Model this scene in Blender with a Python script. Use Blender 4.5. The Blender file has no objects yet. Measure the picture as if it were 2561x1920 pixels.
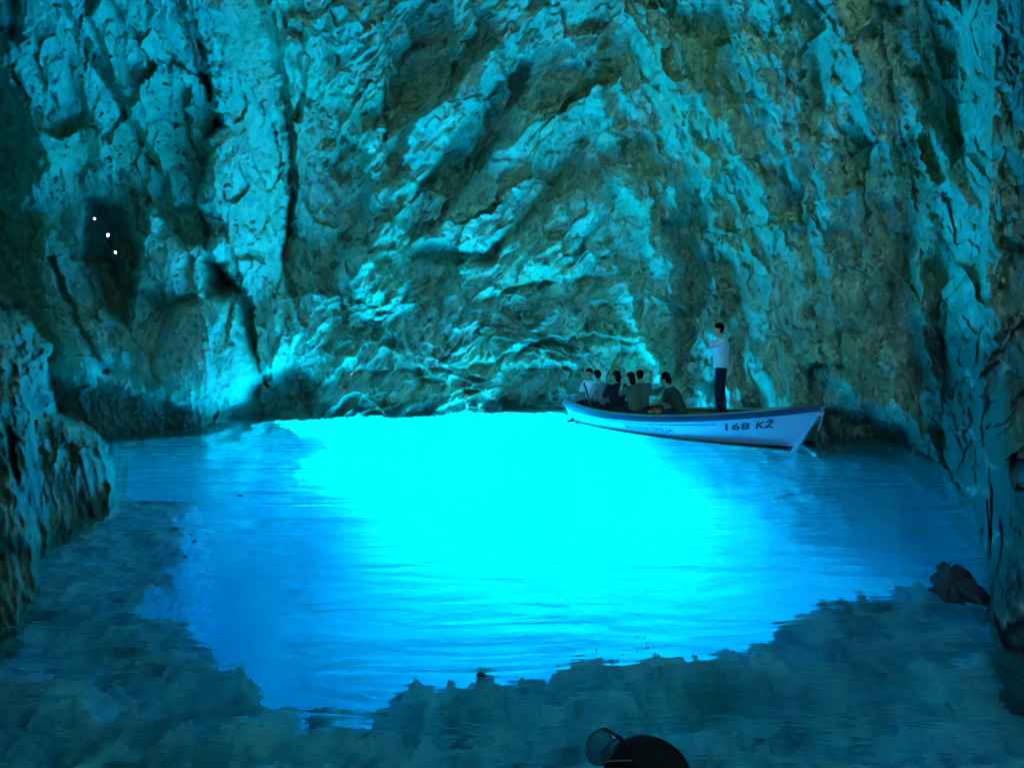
import bpy, bmesh, math, random
import numpy as np
from mathutils import Vector, Matrix

# ------------------------------------------------------------------ camera, world, sun, exposure
scn = bpy.context.scene
COL = scn.collection
CAM_H = 2.2
F_PX = 1920.0                       # focal length in photo pixels (2561 wide)
PITCH = math.atan(150.0 / F_PX)
cam_d = bpy.data.cameras.new("camera")
cam_d.sensor_width = 36.0
cam_d.lens = 36.0 * F_PX / 2561.0
cam_d.clip_start = 0.05
cam_d.clip_end = 500
cam = bpy.data.objects.new("camera", cam_d)
cam.location = (0, 0, CAM_H)
cam.rotation_euler = (math.pi / 2 - PITCH, 0, 0)
COL.objects.link(cam)
scn.camera = cam

SUN_ELEV = 32.0
SUN_AZ = 24.0
world = bpy.data.worlds.new("World")
scn.world = world
world.use_nodes = True
wn = world.node_tree
sky = wn.nodes.new("ShaderNodeTexSky")
sky.sky_type = 'NISHITA'
sky.sun_disc = False
sky.sun_elevation = math.radians(SUN_ELEV)
sky.sun_rotation = math.radians(-SUN_AZ)
wn.links.new(sky.outputs[0], wn.nodes["Background"].inputs[0])
wn.nodes["Background"].inputs[1].default_value = 0.1

sun_d = bpy.data.lights.new("sun", 'SUN')
sun_d.energy = 5.0
sun_d.angle = math.radians(27)
sun_d.color = (1.0, 0.96, 0.9)
sun = bpy.data.objects.new("sun", sun_d)
sun.rotation_euler = (-math.radians(90 - SUN_ELEV), 0, math.radians(SUN_AZ))
COL.objects.link(sun)

scn.view_settings.view_transform = 'Standard'
scn.view_settings.look = 'None'
scn.view_settings.exposure = 6.75
scn.view_settings.gamma = 1.0
scn.render.engine = 'CYCLES'
cy = scn.cycles
cy.max_bounces = 10
cy.diffuse_bounces = 5
cy.glossy_bounces = 3
cy.transmission_bounces = 6
cy.transparent_max_bounces = 8
cy.volume_bounces = 1
cy.sample_clamp_indirect = 0.08
cy.use_denoising = True
cy.use_adaptive_sampling = False

# ------------------------------------------------------------------ small helpers
def tag(o, label=None, cat=None, group=None, kind=None):
    if label: o['label'] = label
    if cat: o['category'] = cat
    if group: o['group'] = group
    if kind: o['kind'] = kind
    return o

def mesh_np(name, verts, faces, mat, smooth=True, parent=None):
    """fast mesh from numpy arrays; faces (n,4)"""
    me = bpy.data.meshes.new(name)
    verts = np.asarray(verts, np.float32)
    faces = np.asarray(faces, np.int32)
    n, k = faces.shape
    me.vertices.add(len(verts))
    me.vertices.foreach_set("co", verts.ravel())
    me.loops.add(n * k)
    me.loops.foreach_set("vertex_index", faces.ravel())
    me.polygons.add(n)
    me.polygons.foreach_set("loop_start", np.arange(0, n * k, k, dtype=np.int32))
    me.polygons.foreach_set("loop_total", np.full(n, k, np.int32))
    me.polygons.foreach_set("use_smooth", np.full(n, smooth))
    me.update(calc_edges=True)
    me.validate()
    if mat: me.materials.append(mat)
    o = bpy.data.objects.new(name, me)
    COL.objects.link(o)
    if parent: o.parent = parent
    return o

def add_attr(o, name, arr):
    a = o.data.attributes.new(name, 'FLOAT', 'POINT')
    a.data.foreach_set("value", np.asarray(arr, np.float32).ravel())

def ray(u, v):
    """direction through photo pixel (source px)"""
    a = (u - 1280.5) / F_PX
    b = (960 - v) / F_PX
    cp, sp = math.cos(PITCH), math.sin(PITCH)
    return np.array([a, cp + b * sp, -sp + b * cp])

def on_plane(u, v, z=0.0):
    d = ray(u, v)
    t = (z - CAM_H) / d[2]
    return np.array([d[0] * t, d[1] * t, z])

def refr_point(u, v, z):
    """where the refracted line of sight through pixel u,v meets depth z (<0)"""
    p = on_plane(u, v, 0)
    d = ray(u, v); d = d / np.linalg.norm(d)
    k = 1 / 1.33
    h = d[:2] * k
    vz = -math.sqrt(1 - h @ h)
    t = z / vz
    return np.array([p[0] + h[0] * t, p[1] + h[1] * t])

def project(x, y, z):
    """photo px of world points (arrays)"""
    cp, sp = math.cos(PITCH), math.sin(PITCH)
    zz = z - CAM_H
    dep = y * cp - zz * sp
    dep = np.where(dep < 0.05, 0.05, dep)
    return 1280.5 + F_PX * x / dep, 960 - F_PX * (y * sp + zz * cp) / dep

# ---- noise
def _h(ix, iy, iz, seed):
    n = (ix * 374761393 + iy * 668265263 + iz * 2147483647 * 3 + seed * 974634777) & 0xffffffff
    n = ((n ^ (n >> 13)) * 1274126177) & 0xffffffff
    n = ((n ^ (n >> 15)) * 2246822519) & 0xffffffff
    return ((n ^ (n >> 16)) & 0xffffff) / float(0xffffff)

def vnoise(x, y, seed=0):
    """gradient-ish 2-D noise, about -1..1"""
    x0 = np.floor(x).astype(np.int64); y0 = np.floor(y).astype(np.int64)
    fx = x - x0; fy = y - y0
    sx = fx * fx * fx * (fx * (fx * 6 - 15) + 10)
    sy = fy * fy * fy * (fy * (fy * 6 - 15) + 10)
    def g(i, j):
        a = _h(x0 + i, y0 + j, 0, seed) * 2 * np.pi
        return np.cos(a) * (fx - i) + np.sin(a) * (fy - j)
    a = g(0, 0) * (1 - sx) + g(1, 0) * sx
    b = g(0, 1) * (1 - sx) + g(1, 1) * sx
    return (a * (1 - sy) + b * sy) * 1.5

def fbm(x, y, octv=5, seed=0, gain=0.5, lac=2.03):
    s = 0; a = 1; t = 0
    for k in range(octv):
        s = s + a * vnoise(x, y, seed + k * 17)
        t += a; a *= gain
        x = x * lac + 13.7; y = y * lac + 7.1
    return s / t

def ridged(x, y, octv=4, seed=0, gain=0.5):
    s = 0; a = 1; t = 0
    for k in range(octv):
        s = s + a * (1 - np.abs(vnoise(x, y, seed + k * 31)) * 2)
        t += a; a *= gain
        x = x * 2.07 + 3.1; y = y * 2.07 + 9.7
    return s / t

def voro(x, y, seed=0):
    """F1, F2-F1 and a cell random value"""
    x0 = np.floor(x).astype(np.int64); y0 = np.floor(y).astype(np.int64)
    f1 = np.full(x.shape, 9.0); f2 = np.full(x.shape, 9.0); cid = np.zeros(x.shape)
    for i in (-1, 0, 1):
        for j in (-1, 0, 1):
            cx = x0 + i; cyy = y0 + j
            px = cx + _h(cx, cyy, 1, seed); py = cyy + _h(cx, cyy, 2, seed)
            d = np.hypot(px - x, py - y)
            new = d < f1
            f2 = np.where(new, f1, np.minimum(f2, d))
            cid = np.where(new, _h(cx, cyy, 3, seed), cid)
            f1 = np.where(new, d, f1)
    return f1, f2 - f1, cid

def facet(x, y, seed=0, tilt=0.9, up=0.0):
    """broken rock: every cell is its own tilted flat face; up tips faces toward +y"""
    x0 = np.floor(x).astype(np.int64); y0 = np.floor(y).astype(np.int64)
    f1 = np.full(x.shape, 9.0); h = np.zeros(x.shape)
    for i in (-1, 0, 1):
        for j in (-1, 0, 1):
            cx = x0 + i; cyy = y0 + j
            dx = x - cx - _h(cx, cyy, 1, seed); dy = y - cyy - _h(cx, cyy, 2, seed)
            d = dx * dx + dy * dy
            new = d < f1
            hh = (_h(cx, cyy, 3, seed) - 0.5) + tilt * ((_h(cx, cyy, 4, seed) - 0.5) * dx * 2 + ((_h(cx, cyy, 5, seed) - 0.5) * 2 + up) * dy)
            h = np.where(new, hh, h); f1 = np.where(new, d, f1)
    return h

def sstep(a, b, x):
    t = np.clip((x - a) / (b - a), 0, 1)
    return t * t * (3 - 2 * t)

def seg_dist(px, py, pts):
    """distance to polyline, and param"""
    best = np.full(px.shape, 1e9); side = np.zeros(px.shape); tt = np.zeros(px.shape)
    n = len(pts) - 1
    for k in range(n):
        ax, ay = pts[k]; bx, by = pts[k + 1]
        dx, dy = bx - ax, by - ay
        L2 = dx * dx + dy * dy
        t = np.clip(((px - ax) * dx + (py - ay) * dy) / L2, 0, 1)
        qx = px - (ax + t * dx); qy = py - (ay + t * dy)
        d = np.hypot(qx, qy)
        m = d < best
        best = np.where(m, d, best)
        side = np.where(m, np.sign(dx * qy - dy * qx), side)
        tt = np.where(m, (k + t) / n, tt)
    return best, side, tt

def poly_sd(px, py, poly):
    """signed distance, positive inside"""
    inside = np.zeros(px.shape, bool)
    n = len(poly)
    for k in range(n):
        x1, y1 = poly[k]; x2, y2 = poly[(k + 1) % n]
        c = ((y1 > py) != (y2 > py)) & (px < (x2 - x1) * (py - y1) / ((y2 - y1) or 1e-9) + x1)
        inside ^= c
    d, _, _ = seg_dist(px, py, list(poly) + [poly[0]])
    return np.where(inside, d, -d)

# ---- material helpers
class NT:
    def __init__(self, name):
        self.m = bpy.data.materials.new(name); self.m.use_nodes = True
        self.t = self.m.node_tree; self.n = self.t.nodes
        self.out = self.n["Material Output"]; self.bsdf = self.n["Principled BSDF"]
    def add(self, kind, **kw):
        nd = self.n.new(kind)
        for k, v in kw.items():
            if k.startswith('i_'):
                nd.inputs[int(k[2:])].default_value = v
            else: setattr(nd, k, v)
        return nd
    def link(self, a, b): self.t.links.new(a, b)
    def math(self, op, a, b=None, clamp=False):
        nd = self.n.new("ShaderNodeMath"); nd.operation = op; nd.use_clamp = clamp
        for i, s in enumerate((a, b)):
            if s is None: continue
            if isinstance(s, (int, float)): nd.inputs[i].default_value = s
            else: self.link(s, nd.inputs[i])
        return nd.outputs[0]
    def mix(self, f, a, b):
        nd = self.n.new("ShaderNodeMix"); nd.data_type = 'RGBA'
        for s, i in ((f, 0), (a, 6), (b, 7)):
            if isinstance(s, (int, float)): nd.inputs[i].default_value = s
            elif isinstance(s, tuple): nd.inputs[i].default_value = (*s, 1) if len(s) == 3 else s
            else: self.link(s, nd.inputs[i])
        return nd.outputs[2]
    def ramp(self, f, stops):
        nd = self.n.new("ShaderNodeValToRGB")
        e = nd.color_ramp.elements
        while len(e) < len(stops): e.new(0.5)
        for k, (p, c) in enumerate(stops):
            e[k].position = p; e[k].color = (*c, 1) if len(c) == 3 else c
        self.link(f, nd.inputs[0]); return nd.outputs[0]
    def noise(self, scale, detail=6, rough=0.6, vec=None, dist=0.0):
        nd = self.n.new("ShaderNodeTexNoise")
        nd.inputs["Scale"].default_value = scale; nd.inputs["Detail"].default_value = detail
        nd.inputs["Roughness"].default_value = rough; nd.inputs["Distortion"].default_value = dist
        if vec: self.link(vec, nd.inputs["Vector"])
        return nd.outputs[0]

def rock_material(name, pale, mid, dark, bump=0.6, scale=1.0, wetband=True):
    m = NT(name)
    tc = m.add("ShaderNodeTexCoord").outputs["Object"]
    big = m.noise(0.5 * scale, 5, 0.6, tc, 0.6)
    med = m.noise(2.6 * scale, 8, 0.62, tc, 0.15)
    fin = m.noise(13 * scale, 6, 0.65, tc, 0.3)
    c1 = m.ramp(med, [(0.32, dark), (0.5, mid), (0.66, pale)])
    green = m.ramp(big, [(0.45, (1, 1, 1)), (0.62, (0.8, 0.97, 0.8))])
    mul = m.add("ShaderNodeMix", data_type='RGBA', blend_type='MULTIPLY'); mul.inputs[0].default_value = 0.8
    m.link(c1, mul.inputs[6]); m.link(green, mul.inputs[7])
    # small dark pits
    vor = m.add("ShaderNodeTexVoronoi"); vor.inputs["Scale"].default_value = 9 * scale
    m.link(tc, vor.inputs["Vector"])
    pit = m.ramp(vor.outputs["Distance"], [(0.04, (0, 0, 0)), (0.16, (1, 1, 1))])
    gate = m.ramp(med, [(0.5, (1, 1, 1)), (0.56, (0, 0, 0))])
    pg = m.math('MAXIMUM', pit, gate)
    c2 = m.mix(pg, tuple(x * 0.35 for x in dark), mul.outputs[2])
    att = m.add("ShaderNodeAttribute", attribute_name="stain").outputs["Fac"]  # darkens the rock: algae stain and painted shade together
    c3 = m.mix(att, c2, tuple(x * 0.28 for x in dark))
    pal = m.add("ShaderNodeAttribute", attribute_name="crust_hilite").outputs["Fac"]
    c4 = m.mix(pal, c3, tuple(min(1, x * 1.12) for x in pale))
    m.link(c4, m.bsdf.inputs["Base Color"])
    m.bsdf.inputs["Roughness"].default_value = 0.75
    m.bsdf.inputs["Specular IOR Level"].default_value = 0.25
    hsum = m.math('ADD', m.math('MULTIPLY', med, 0.035 / scale), m.math('MULTIPLY', fin, 0.022 / scale))
    hsum = m.math('ADD', hsum, m.math('MULTIPLY', pg, 0.02))
    b = m.add("ShaderNodeBump"); b.inputs["Strength"].default_value = bump; b.inputs["Distance"].default_value = 1.0
    m.link(hsum, b.inputs["Height"]); m.link(b.outputs[0], m.bsdf.inputs["Normal"])
    return m.m

# ------------------------------------------------------------------ the cave: one rock shell round the pool
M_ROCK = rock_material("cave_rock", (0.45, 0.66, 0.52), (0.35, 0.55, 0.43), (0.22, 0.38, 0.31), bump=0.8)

K = 2561 / 2212.0                    # I measured features on a 2212 px wide view
def axis_fine(segs):
    out = []
    for a, b, st in segs:
        n = max(1, int(round((b - a) / st)))
        out += list(np.linspace(a, b, n, endpoint=False))
    return np.array(out + [segs[-1][1]])

az = np.radians(axis_fine([(-180, -60, 3), (-60, -36, 0.5), (-36, 27, 0.08), (27, 36, 0.045), (36, 60, 0.5), (60, 180, 4)]))
el = np.radians(axis_fine([(-80, -32, 3), (-32, -9, 0.22), (-9, 29, 0.075), (29, 45, 0.5), (45, 70, 1.5), (70, 89.5, 4)]))
AZ, EL = np.meshgrid(az, el)
T = np.tan(EL)
Azd = np.degrees(AZ)

def ang(u): return math.degrees(math.atan((u - 1280.5) / F_PX * 1.0))
# far waterline: azimuth -> horizontal distance
wl = [(-400, 1160), (0, 1112), (265, 1103), (400, 1090), (520, 1083), (600, 1068), (660, 1053), (740, 1043), (900, 1040), (1100, 1033),
      (1250, 1027), (1380, 1024), (1500, 1026), (1700, 1040), (1900, 1078), (2050, 1106), (2150, 1112), (2271, 1123), (2353, 1152),
      (2389, 1200), (2426, 1236), (2448, 1300), (2462, 1375), (2485, 1560), (2508, 1613), (2556, 1656), (2640, 1700)]
wa, wr = [], []
for u, v in wl:
    p = on_plane(u, v); wa.append(math.degrees(math.atan2(p[0], p[1]))); wr.append(math.hypot(p[0], p[1]))
wa = [-180, -80, -55] + wa + [60, 90, 180]
wr = [6, 7, 10] + wr + [5.0, 5.5, 6]
R0 = np.interp(Azd, wa, wr)
# lean of the wall into the roof
tp = np.clip(T, 0, None)
lean_c = 0.42 + 0.25 * sstep(0, 30, -Azd)
R = R0 * (1 - lean_c * sstep(0.0, 0.75, T) * 1.0 - 0.03 * np.clip(tp, 0, 1))
RF = np.interp(Azd, [25, 28, 30, 34, 45, 60, 80], [14, 12.2, 11.2, 9.6, 8.0, 6.5, 6.0]) * (1 - 0.35 * sstep(0.0, 0.7, T))
kf = sstep(27.5, 30, Azd) * sstep(-0.17, -0.02, T) * sstep(80, 60, Azd)
R = R * (1 - kf) + np.maximum(RF, R) * kf
ROOF = 10.5
with np.errstate(divide='ignore'):
    Rr = np.where(T > 0.02, (ROOF - CAM_H) / np.maximum(T, 0.02), 1e6)
R = 1 / np.power(np.power(R, -6.0) + np.power(Rr, -6.0), 1 / 6.0)
with np.errstate(divide='ignore'):
    Rb = np.where(T < -0.02, (9.0 + CAM_H) / np.maximum(-T, 0.02), 1e6)
R = np.minimum(R, Rb)
# near-right wall recedes upward again less steeply
inview = (np.abs(Azd) < 60) & (np.abs(np.degrees(EL)) < 60)
# direction of each ray
DX, DY, DZ = np.sin(AZ), np.cos(AZ), T           # horizontal unit + slope
U, V = project(DX * 10, DY * 10, CAM_H + DZ * 10)
U = np.where(inview, U, 99999.0); V = np.where(inview, V, 99999.0)
u = U / K; v = V / K                                # in 2212-wide coordinates
u = np.clip(u, -900, 3200); v = np.clip(v, -900, 2600)

# warp so no outline is a clean curve
wx = 14 * fbm(u / 60, v / 60, 4, 5) + 5 * fbm(u / 14, v / 14, 3, 6)
wy = 14 * fbm(u / 60, v / 60, 4, 8) + 5 * fbm(u / 14, v / 14, 3, 9)
uu, vv = u + wx, v + wy

Hh = np.zeros_like(u)              # metres toward the camera
crust_hilite = np.zeros_like(u); stain = np.zeros_like(u)
def block(poly, h, soft=10, dome=0.0, darken=0):
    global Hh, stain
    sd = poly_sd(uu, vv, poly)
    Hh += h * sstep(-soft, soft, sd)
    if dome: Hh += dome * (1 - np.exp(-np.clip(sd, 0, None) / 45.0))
    if darken: stain = np.maximum(stain, darken * sstep(-soft, soft * 2, sd))  # darker colour inside the block outline
def ridge(pts, w, h, sharp=1.0):
    global Hh
    d, _, t = seg_dist(uu, vv, pts)
    fade = sstep(0, 0.12, t) * sstep(0, 0.12, 1 - t)
    Hh += h * fade * np.exp(-(d / w) ** (2 * sharp))
def crack(pts, w, h):
    global Hh
    d, _, t = seg_dist(uu, vv, pts)
    Hh -= h * np.clip(1 - d / w, 0, 1) ** 0.7
def scarp(pts, w, h):
    """step: the left-hand side of the line stands proud by h, fading out over w"""
    global Hh
    d, s, t = seg_dist(uu, vv, pts)
    fade = sstep(0, 0.15, t) * sstep(0, 0.15, 1 - t)
    Hh += fade * h * np.exp(-d / w) * sstep(-4, 4, d * s)

PILLAR = [(395, -40), (565, -40), (585, 60), (600, 150), (612, 250), (622, 360), (620, 450), (612, 520), (612, 600), (645, 720),
          (625, 790), (565, 805), (548, 700), (530, 640), (500, 600), (470, 570), (445, 540), (457, 500), (440, 470), (425, 440),
          (445, 370), (455, 300), (482, 270), (462, 215), (450, 170), (440, 90), (395, 10)]
block(PILLAR, 1.15, 7, 0.8)
crack([(560, -30), (590, 90), (612, 200), (626, 330), (628, 440), (616, 560)], 14, 0.9)
block([(225, -40), (385, -40), (440, 130), (475, 240), (445, 350), (430, 440), (380, 445), (330, 340), (280, 250), (230, 120), (190, 35)], 0.45, 7, 0.1)
crack([(130, 0), (190, 110), (245, 190), (285, 260), (335, 350)], 12, 0.5)
crack([(375, 0), (420, 120), (455, 210)], 8, 0.5)
crack([(398, 245), (412, 300), (432, 350)], 5, 0.3)
block([(300, 440), (340, 450), (390, 510), (440, 520), (440, 570), (470, 590), (440, 640), (350, 645), (295, 620), (290, 520)], 0.6, 10, 0.5)
block([(435, 565), (480, 572), (505, 610), (480, 645), (440, 635)], -0.8, 12)
block([(190, 430), (265, 440), (300, 540), (290, 620), (270, 700), (235, 660), (212, 590), (185, 560)], -1.4, 14, darken=0.5)
block([(85, 470), (130, 500), (190, 600), (230, 660), (290, 760), (280, 800), (230, 790), (200, 830), (150, 800), (100, 720), (75, 600)], 0.5, 14, 0.5)
crack([(110, 560), (150, 660), (190, 740), (230, 800)], 9, 0.5)
block([(380, 670), (450, 622), (520, 640), (545, 740), (560, 820), (520, 870), (430, 888), (330, 850), (330, 760)], 0.6, 16, 0.7)
crack([(535, 640), (548, 700), (555, 760), (575, 830)], 7, 0.7)
block([(95, 810), (280, 845), (400, 872), (500, 868), (545, 830), (640, 800), (700, 830), (690, 880), (620, 905), (520, 935), (220, 965), (105, 905)], -0.9, 18, darken=0.75)
ridge([(0, 60), (60, 200), (90, 330), (60, 470)], 50, 0.7)
# centre
block([(620, 40), (700, 30), (700, 130), (665, 210), (640, 160), (612, 110)], 0.35, 8, 0.3)
block([(705, -30), (800, -30), (832, 90), (832, 280), (850, 400), (860, 520), (880, 600), (850, 690), (770, 640), (740, 560), (790, 480), (800, 380), (770, 260), (720, 170)], 0.45, 10, 0.45)
crack([(832, 60), (833, 180), (832, 300)], 6, 0.6)
block([(836, -40), (975, -40), (978, 140), (950, 205), (900, 255), (850, 235), (836, 150)], -0.75, 9, darken=0.15)
block([(1078, 95), (1088, 165), (1000, 262), (952, 325), (895, 405), (855, 525), (845, 420), (880, 290), (900, 250), (965, 215), (1022, 130)], 0.65, 7, 0.35)
block([(1075, 175), (1120, 120), (1150, 140), (1080, 290), (1000, 400), (930, 500), (885, 520), (872, 470), (905, 400), (960, 320)], -0.6, 9, darken=0.2)
block([(1170, 175), (1245, 185), (1150, 380), (1085, 500), (1042, 535), (925, 522), (980, 440), (1050, 350)], 0.5, 8, 0.4)
block([(880, 530), (1045, 540), (1090, 520), (1070, 570), (950, 575), (890, 560)], -0.6, 9)
crack([(1290, 250), (1240, 340), (1180, 420), (1110, 500), (1050, 560)], 16, 0.5)
ridge([(1320, 330), (1240, 480), (1130, 590)], 34, 0.4)
crack([(1330, 420), (1250, 540), (1170, 620)], 12, 0.4)
block([(740, 520), (880, 600), (890, 660), (830, 700), (760, 680), (715, 610)], 0.5, 10, 0.35)
ridge([(1000, 560), (985, 640), (960, 730)], 14, 0.3)
block([(640, 540), (720, 640), (700, 780), (640, 780), (615, 620)], 0.3, 9, 0.4)
crack([(716, 575), (735, 640), (745, 700)], 6, 0.4)
block([(710, 305), (745, 290), (790, 320), (780, 390), (735, 400), (705, 350)], -0.5, 9)
block([(735, 290), (702, 320), (710, 360), (722, 330)], 0.5, 5)
crack([(640, 120), (655, 190), (640, 260)], 9, 0.4)
# ledges above the pool, centre right
block([(1080, 800), (1180, 785), (1260, 795), (1330, 860), (1330, 900), (1080, 900)], -0.8, 8, darken=0.3)
block([(1245, 770), (1390, 755), (1420, 800), (1300, 830)], -0.45, 8)
block([(1240, 665), (1385, 640), (1392, 725), (1260, 715)], -0.5, 7)
scarp([(960, 800), (1060, 780), (1180, 730), (1300, 725), (1400, 745)], 60, -0.55)
scarp([(1000, 660), (1140, 610), (1250, 595), (1380, 590)], 70, -0.5)
scarp([(700, 800), (820, 800), (960, 800)], 40, -0.4)
ridge([(1352, 590), (1372, 680), (1398, 760), (1440, 840)], 16, 0.75)
ridge([(1275, 40), (1295, 200), (1330, 330), (1395, 470), (1400, 600)], 24, 0.45)
block([(1318, 400), (1392, 470), (1392, 560), (1350, 590), (1300, 560)], -0.6, 16, darken=0.15)
block([(1395, 390), (1455, 380), (1480, 480), (1470, 560), (1410, 600), (1392, 500)], 0.4, 10, 0.2)
# right
ridge([(1460, 60), (1490, 200), (1440, 320)], 30, 0.4)
crack([(1460, 500), (1500, 580), (1480, 700), (1500, 820)], 34, 0.7)
block([(1470, 540), (1640, 560), (1650, 640), (1560, 700), (1480, 690)], -0.5, 20, darken=0.3)
ridge([(1700, 20), (1660, 200), (1680, 380), (1640, 560)], 42, 0.5)
ridge([(1840, 60), (1870, 220), (1830, 420), (1860, 620), (1780, 740)], 46, 0.5)
crack([(1760, 30), (1760, 220), (1740, 420), (1760, 600)], 26, 0.5)
ridge([(1940, 20), (1975, 110), (1990, 160)], 14, 0.5)
ridge([(1960, 160), (1990, 260), (2040, 330), (2070, 440), (2110, 560)], 20, 0.6)
ridge([(2040, 360), (2010, 480), (1990, 590), (2000, 720), (2030, 860), (2050, 960)], 26, 0.7)
crack([(1950, 330), (1960, 480), (1940, 640), (1900, 760)], 24, 0.5)
ridge([(2130, 560), (2150, 700), (2170, 800), (2200, 920)], 18, 0.4)
ridge([(1700, 760), (1780, 800), (1850, 850), (1930, 900)], 30, 0.5)
block([(1780, 880), (1880, 900), (1960, 930), (2010, 990), (1760, 985), (1740, 920)], -0.7, 14, darken=0.6)
crack([(1560, 560), (1620, 700), (1580, 820)], 20, 0.4)

# region styles --------------------------------------------------------------
left = sstep(680, 560, u)
net = sstep(560, 680, v) * sstep(620, 740, u) * sstep(1720, 1380, u)
right = sstep(1150, 1350, u)
# big forms that follow the run of the strata (vertical left, steep diagonals centre, fanning right)
def run(deg):
    a_ = math.radians(deg)
    return u * math.cos(a_) - v * math.sin(a_) + 0.35 * wx, u * math.sin(a_) + v * math.cos(a_)
bnd = 60 * fbm(u / 200, v / 200, 3, 20)
wc_ = sstep(640, 800, u + bnd) * sstep(1420, 1240, u + bnd - 0.1 * v)
wr_ = sstep(1240, 1420, u + bnd - 0.1 * v)
fields = [(run(13), np.clip(1 - wc_ - wr_, 0, 1)), (run(-40), wc_), (run(14), wr_)]
wA, wB = fbm(u / 90, v / 90, 5, 301, 0.55), fbm(u / 90, v / 90, 5, 302, 0.55)
wC, wD = fbm(u / 26, v / 26, 3, 303, 0.5), fbm(u / 26, v / 26, 3, 304, 0.5)
for (su, sv), wgt in fields:
    h_ = 0.8 * fbm(su / 150, sv / 380, 2, 21) * (0.4 + 0.6 * right)
    h_ += (0.72 - 0.34 * left) * facet((su + 45 * wA) / 125, (sv + 45 * wB) / 260, 41, 0.9, -0.2)
    h_ += (0.16 + 0.18 * (1 - left)) * facet((su + 22 * wA) / 52, (sv + 22 * wB) / 125, 42, 1.0, -0.2)
    h_ += (0.04 + 0.07 * (1 - left)) * facet((su + 7 * wC) / 20, (sv + 7 * wD) / 44, 43, 1.1, -0.2)
    h_ += 0.45 * (1 - 0.3 * left) * (ridged((su + 26 * wA) / 70, sv / 240, 3, 44, 0.5) - 0.3) * (1 - 0.5 * left)
    h_ += 0.12 * fbm(su / 20, sv / 40, 4, 81, 0.55) * (1 - 0.5 * left)
    Hh += wgt * h_ * (1 - 0.45 * net)
su, sv = run(10)
# network of thin raised ribs over scooped cells
cb = np.radians(-30 + 16 * fbm(u / 300, v / 200, 2, 60)); nu = u * np.cos(cb) + v * np.sin(cb); nv = -u * np.sin(cb) + v * np.cos(cb)
wa_, wb_ = fbm(u / 60, v / 60, 4, 61, 0.6), fbm(u / 60, v / 60, 4, 62, 0.6)
f1, fe, cid = voro(nu / 92 + 0.35 * wa_, nv / 36 + 0.5 * wb_, 12)
rib = np.exp(-(fe / 0.075) ** 1.1) * sstep(-0.35, 0.1, fbm(u / 40, v / 40, 3, 64))
Hh += net * (0.42 * rib - 0.55 * sstep(0.6, 0.0, f1) * (cid - 0.15))
crust_hilite = np.maximum(crust_hilite, net * rib * 0.8 * sstep(-0.3, 0.3, fbm(u / 70, v / 70, 2, 63)))  # pale crust on the ribs, their lit edges put into the colour
f1, fe, cid = voro((nu + 8 * wC) / 34, (nv + 8 * wD) / 17, 13)
rib = np.exp(-(fe / 0.13) ** 1.1) * sstep(-0.1, 0.3, fbm(u / 50, v / 50, 3, 65))
Hh += net * (0.15 * rib - 0.16 * sstep(0.5, 0.0, f1) * cid)
f1, fe, cid = voro(su / 60 + 0.4 * wa_, sv / 130 + 0.3 * wb_, 14)
rib2 = np.exp(-(fe / 0.07) ** 1.1) * sstep(-0.05, 0.3, fbm(u / 90, v / 90, 3, 73))
Hh += right * (1 - net) * (0.30 * rib2 + 0.35 * (cid - 0.5) * sstep(0, 0.1, fe))
crust_hilite = np.maximum(crust_hilite, right * rib2 * 0.6)
# finer roughness
Hh += 0.03 * fbm(u / 6, v / 6, 2, 82, 0.5)
pitn = fbm(u / 12, v / 14, 3, 95) - 0.25 * sstep(0.2, -0.3, fbm(u / 110, v / 110, 2, 96))
Hh -= 0.10 * sstep(0.30, 0.46, pitn)
# behind the camera: plain coarse rock
far3 = fbm(Azd / 14, np.degrees(EL) / 11, 4, 111)
crust_hilite *= 1 - np.clip(stain, 0, 1)
Hh = np.clip(Hh, -2.4, 2.2)
edgef = sstep(37, 46, np.abs(Azd))
Hh = np.where(inview, Hh * (1 - edgef) + 0.8 * far3 * edgef, 0.8 * far3)
WY, WZ = DY * R, CAM_H + DZ * R
fl = sstep(28.5, 31, Azd) * sstep(60, 50, Azd)
Hw = 0.4 * facet((WY + 0.3 * fbm(WY, WZ, 4, 401)) / 2.4, (WZ + 0.3 * fbm(WY, WZ, 4, 402)) / 0.7, 45, 0.9, -0.3) + 0.2 * facet(WY / 0.9 + WZ, WZ / 0.35, 46, 1.0) + 0.12 * fbm(WY / 0.6, WZ / 0.2, 4, 403)
fl2 = fl * sstep(0.02, -0.06, T)
Hh = Hh * (1 - 0.2 * fl - 0.6 * fl2) + (0.5 * fl + 1.6 * fl2) * Hw
low_shade = 0.95 * sstep(26.5, 28.8, Azd) * sstep(60, 50, Azd) * sstep(0.05, -0.04, T + 0.05 * fbm(u / 40, v / 40, 3, 404))  # painted shade low on the near-right wall
# shade on the two near flanks, painted as a darker rock colour
flank_shade = sstep(2080, 2230, u + 0.12 * (v - 300) * 0 + wx * 2) * sstep(60, 45, np.abs(Azd))
stain = np.maximum(np.maximum(stain, 0.75 * flank_shade), low_shade)
stain = np.maximum(stain, 0.35 * sstep(110, 20, u + wx * 2) * sstep(60, 45, np.abs(Azd)))

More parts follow.
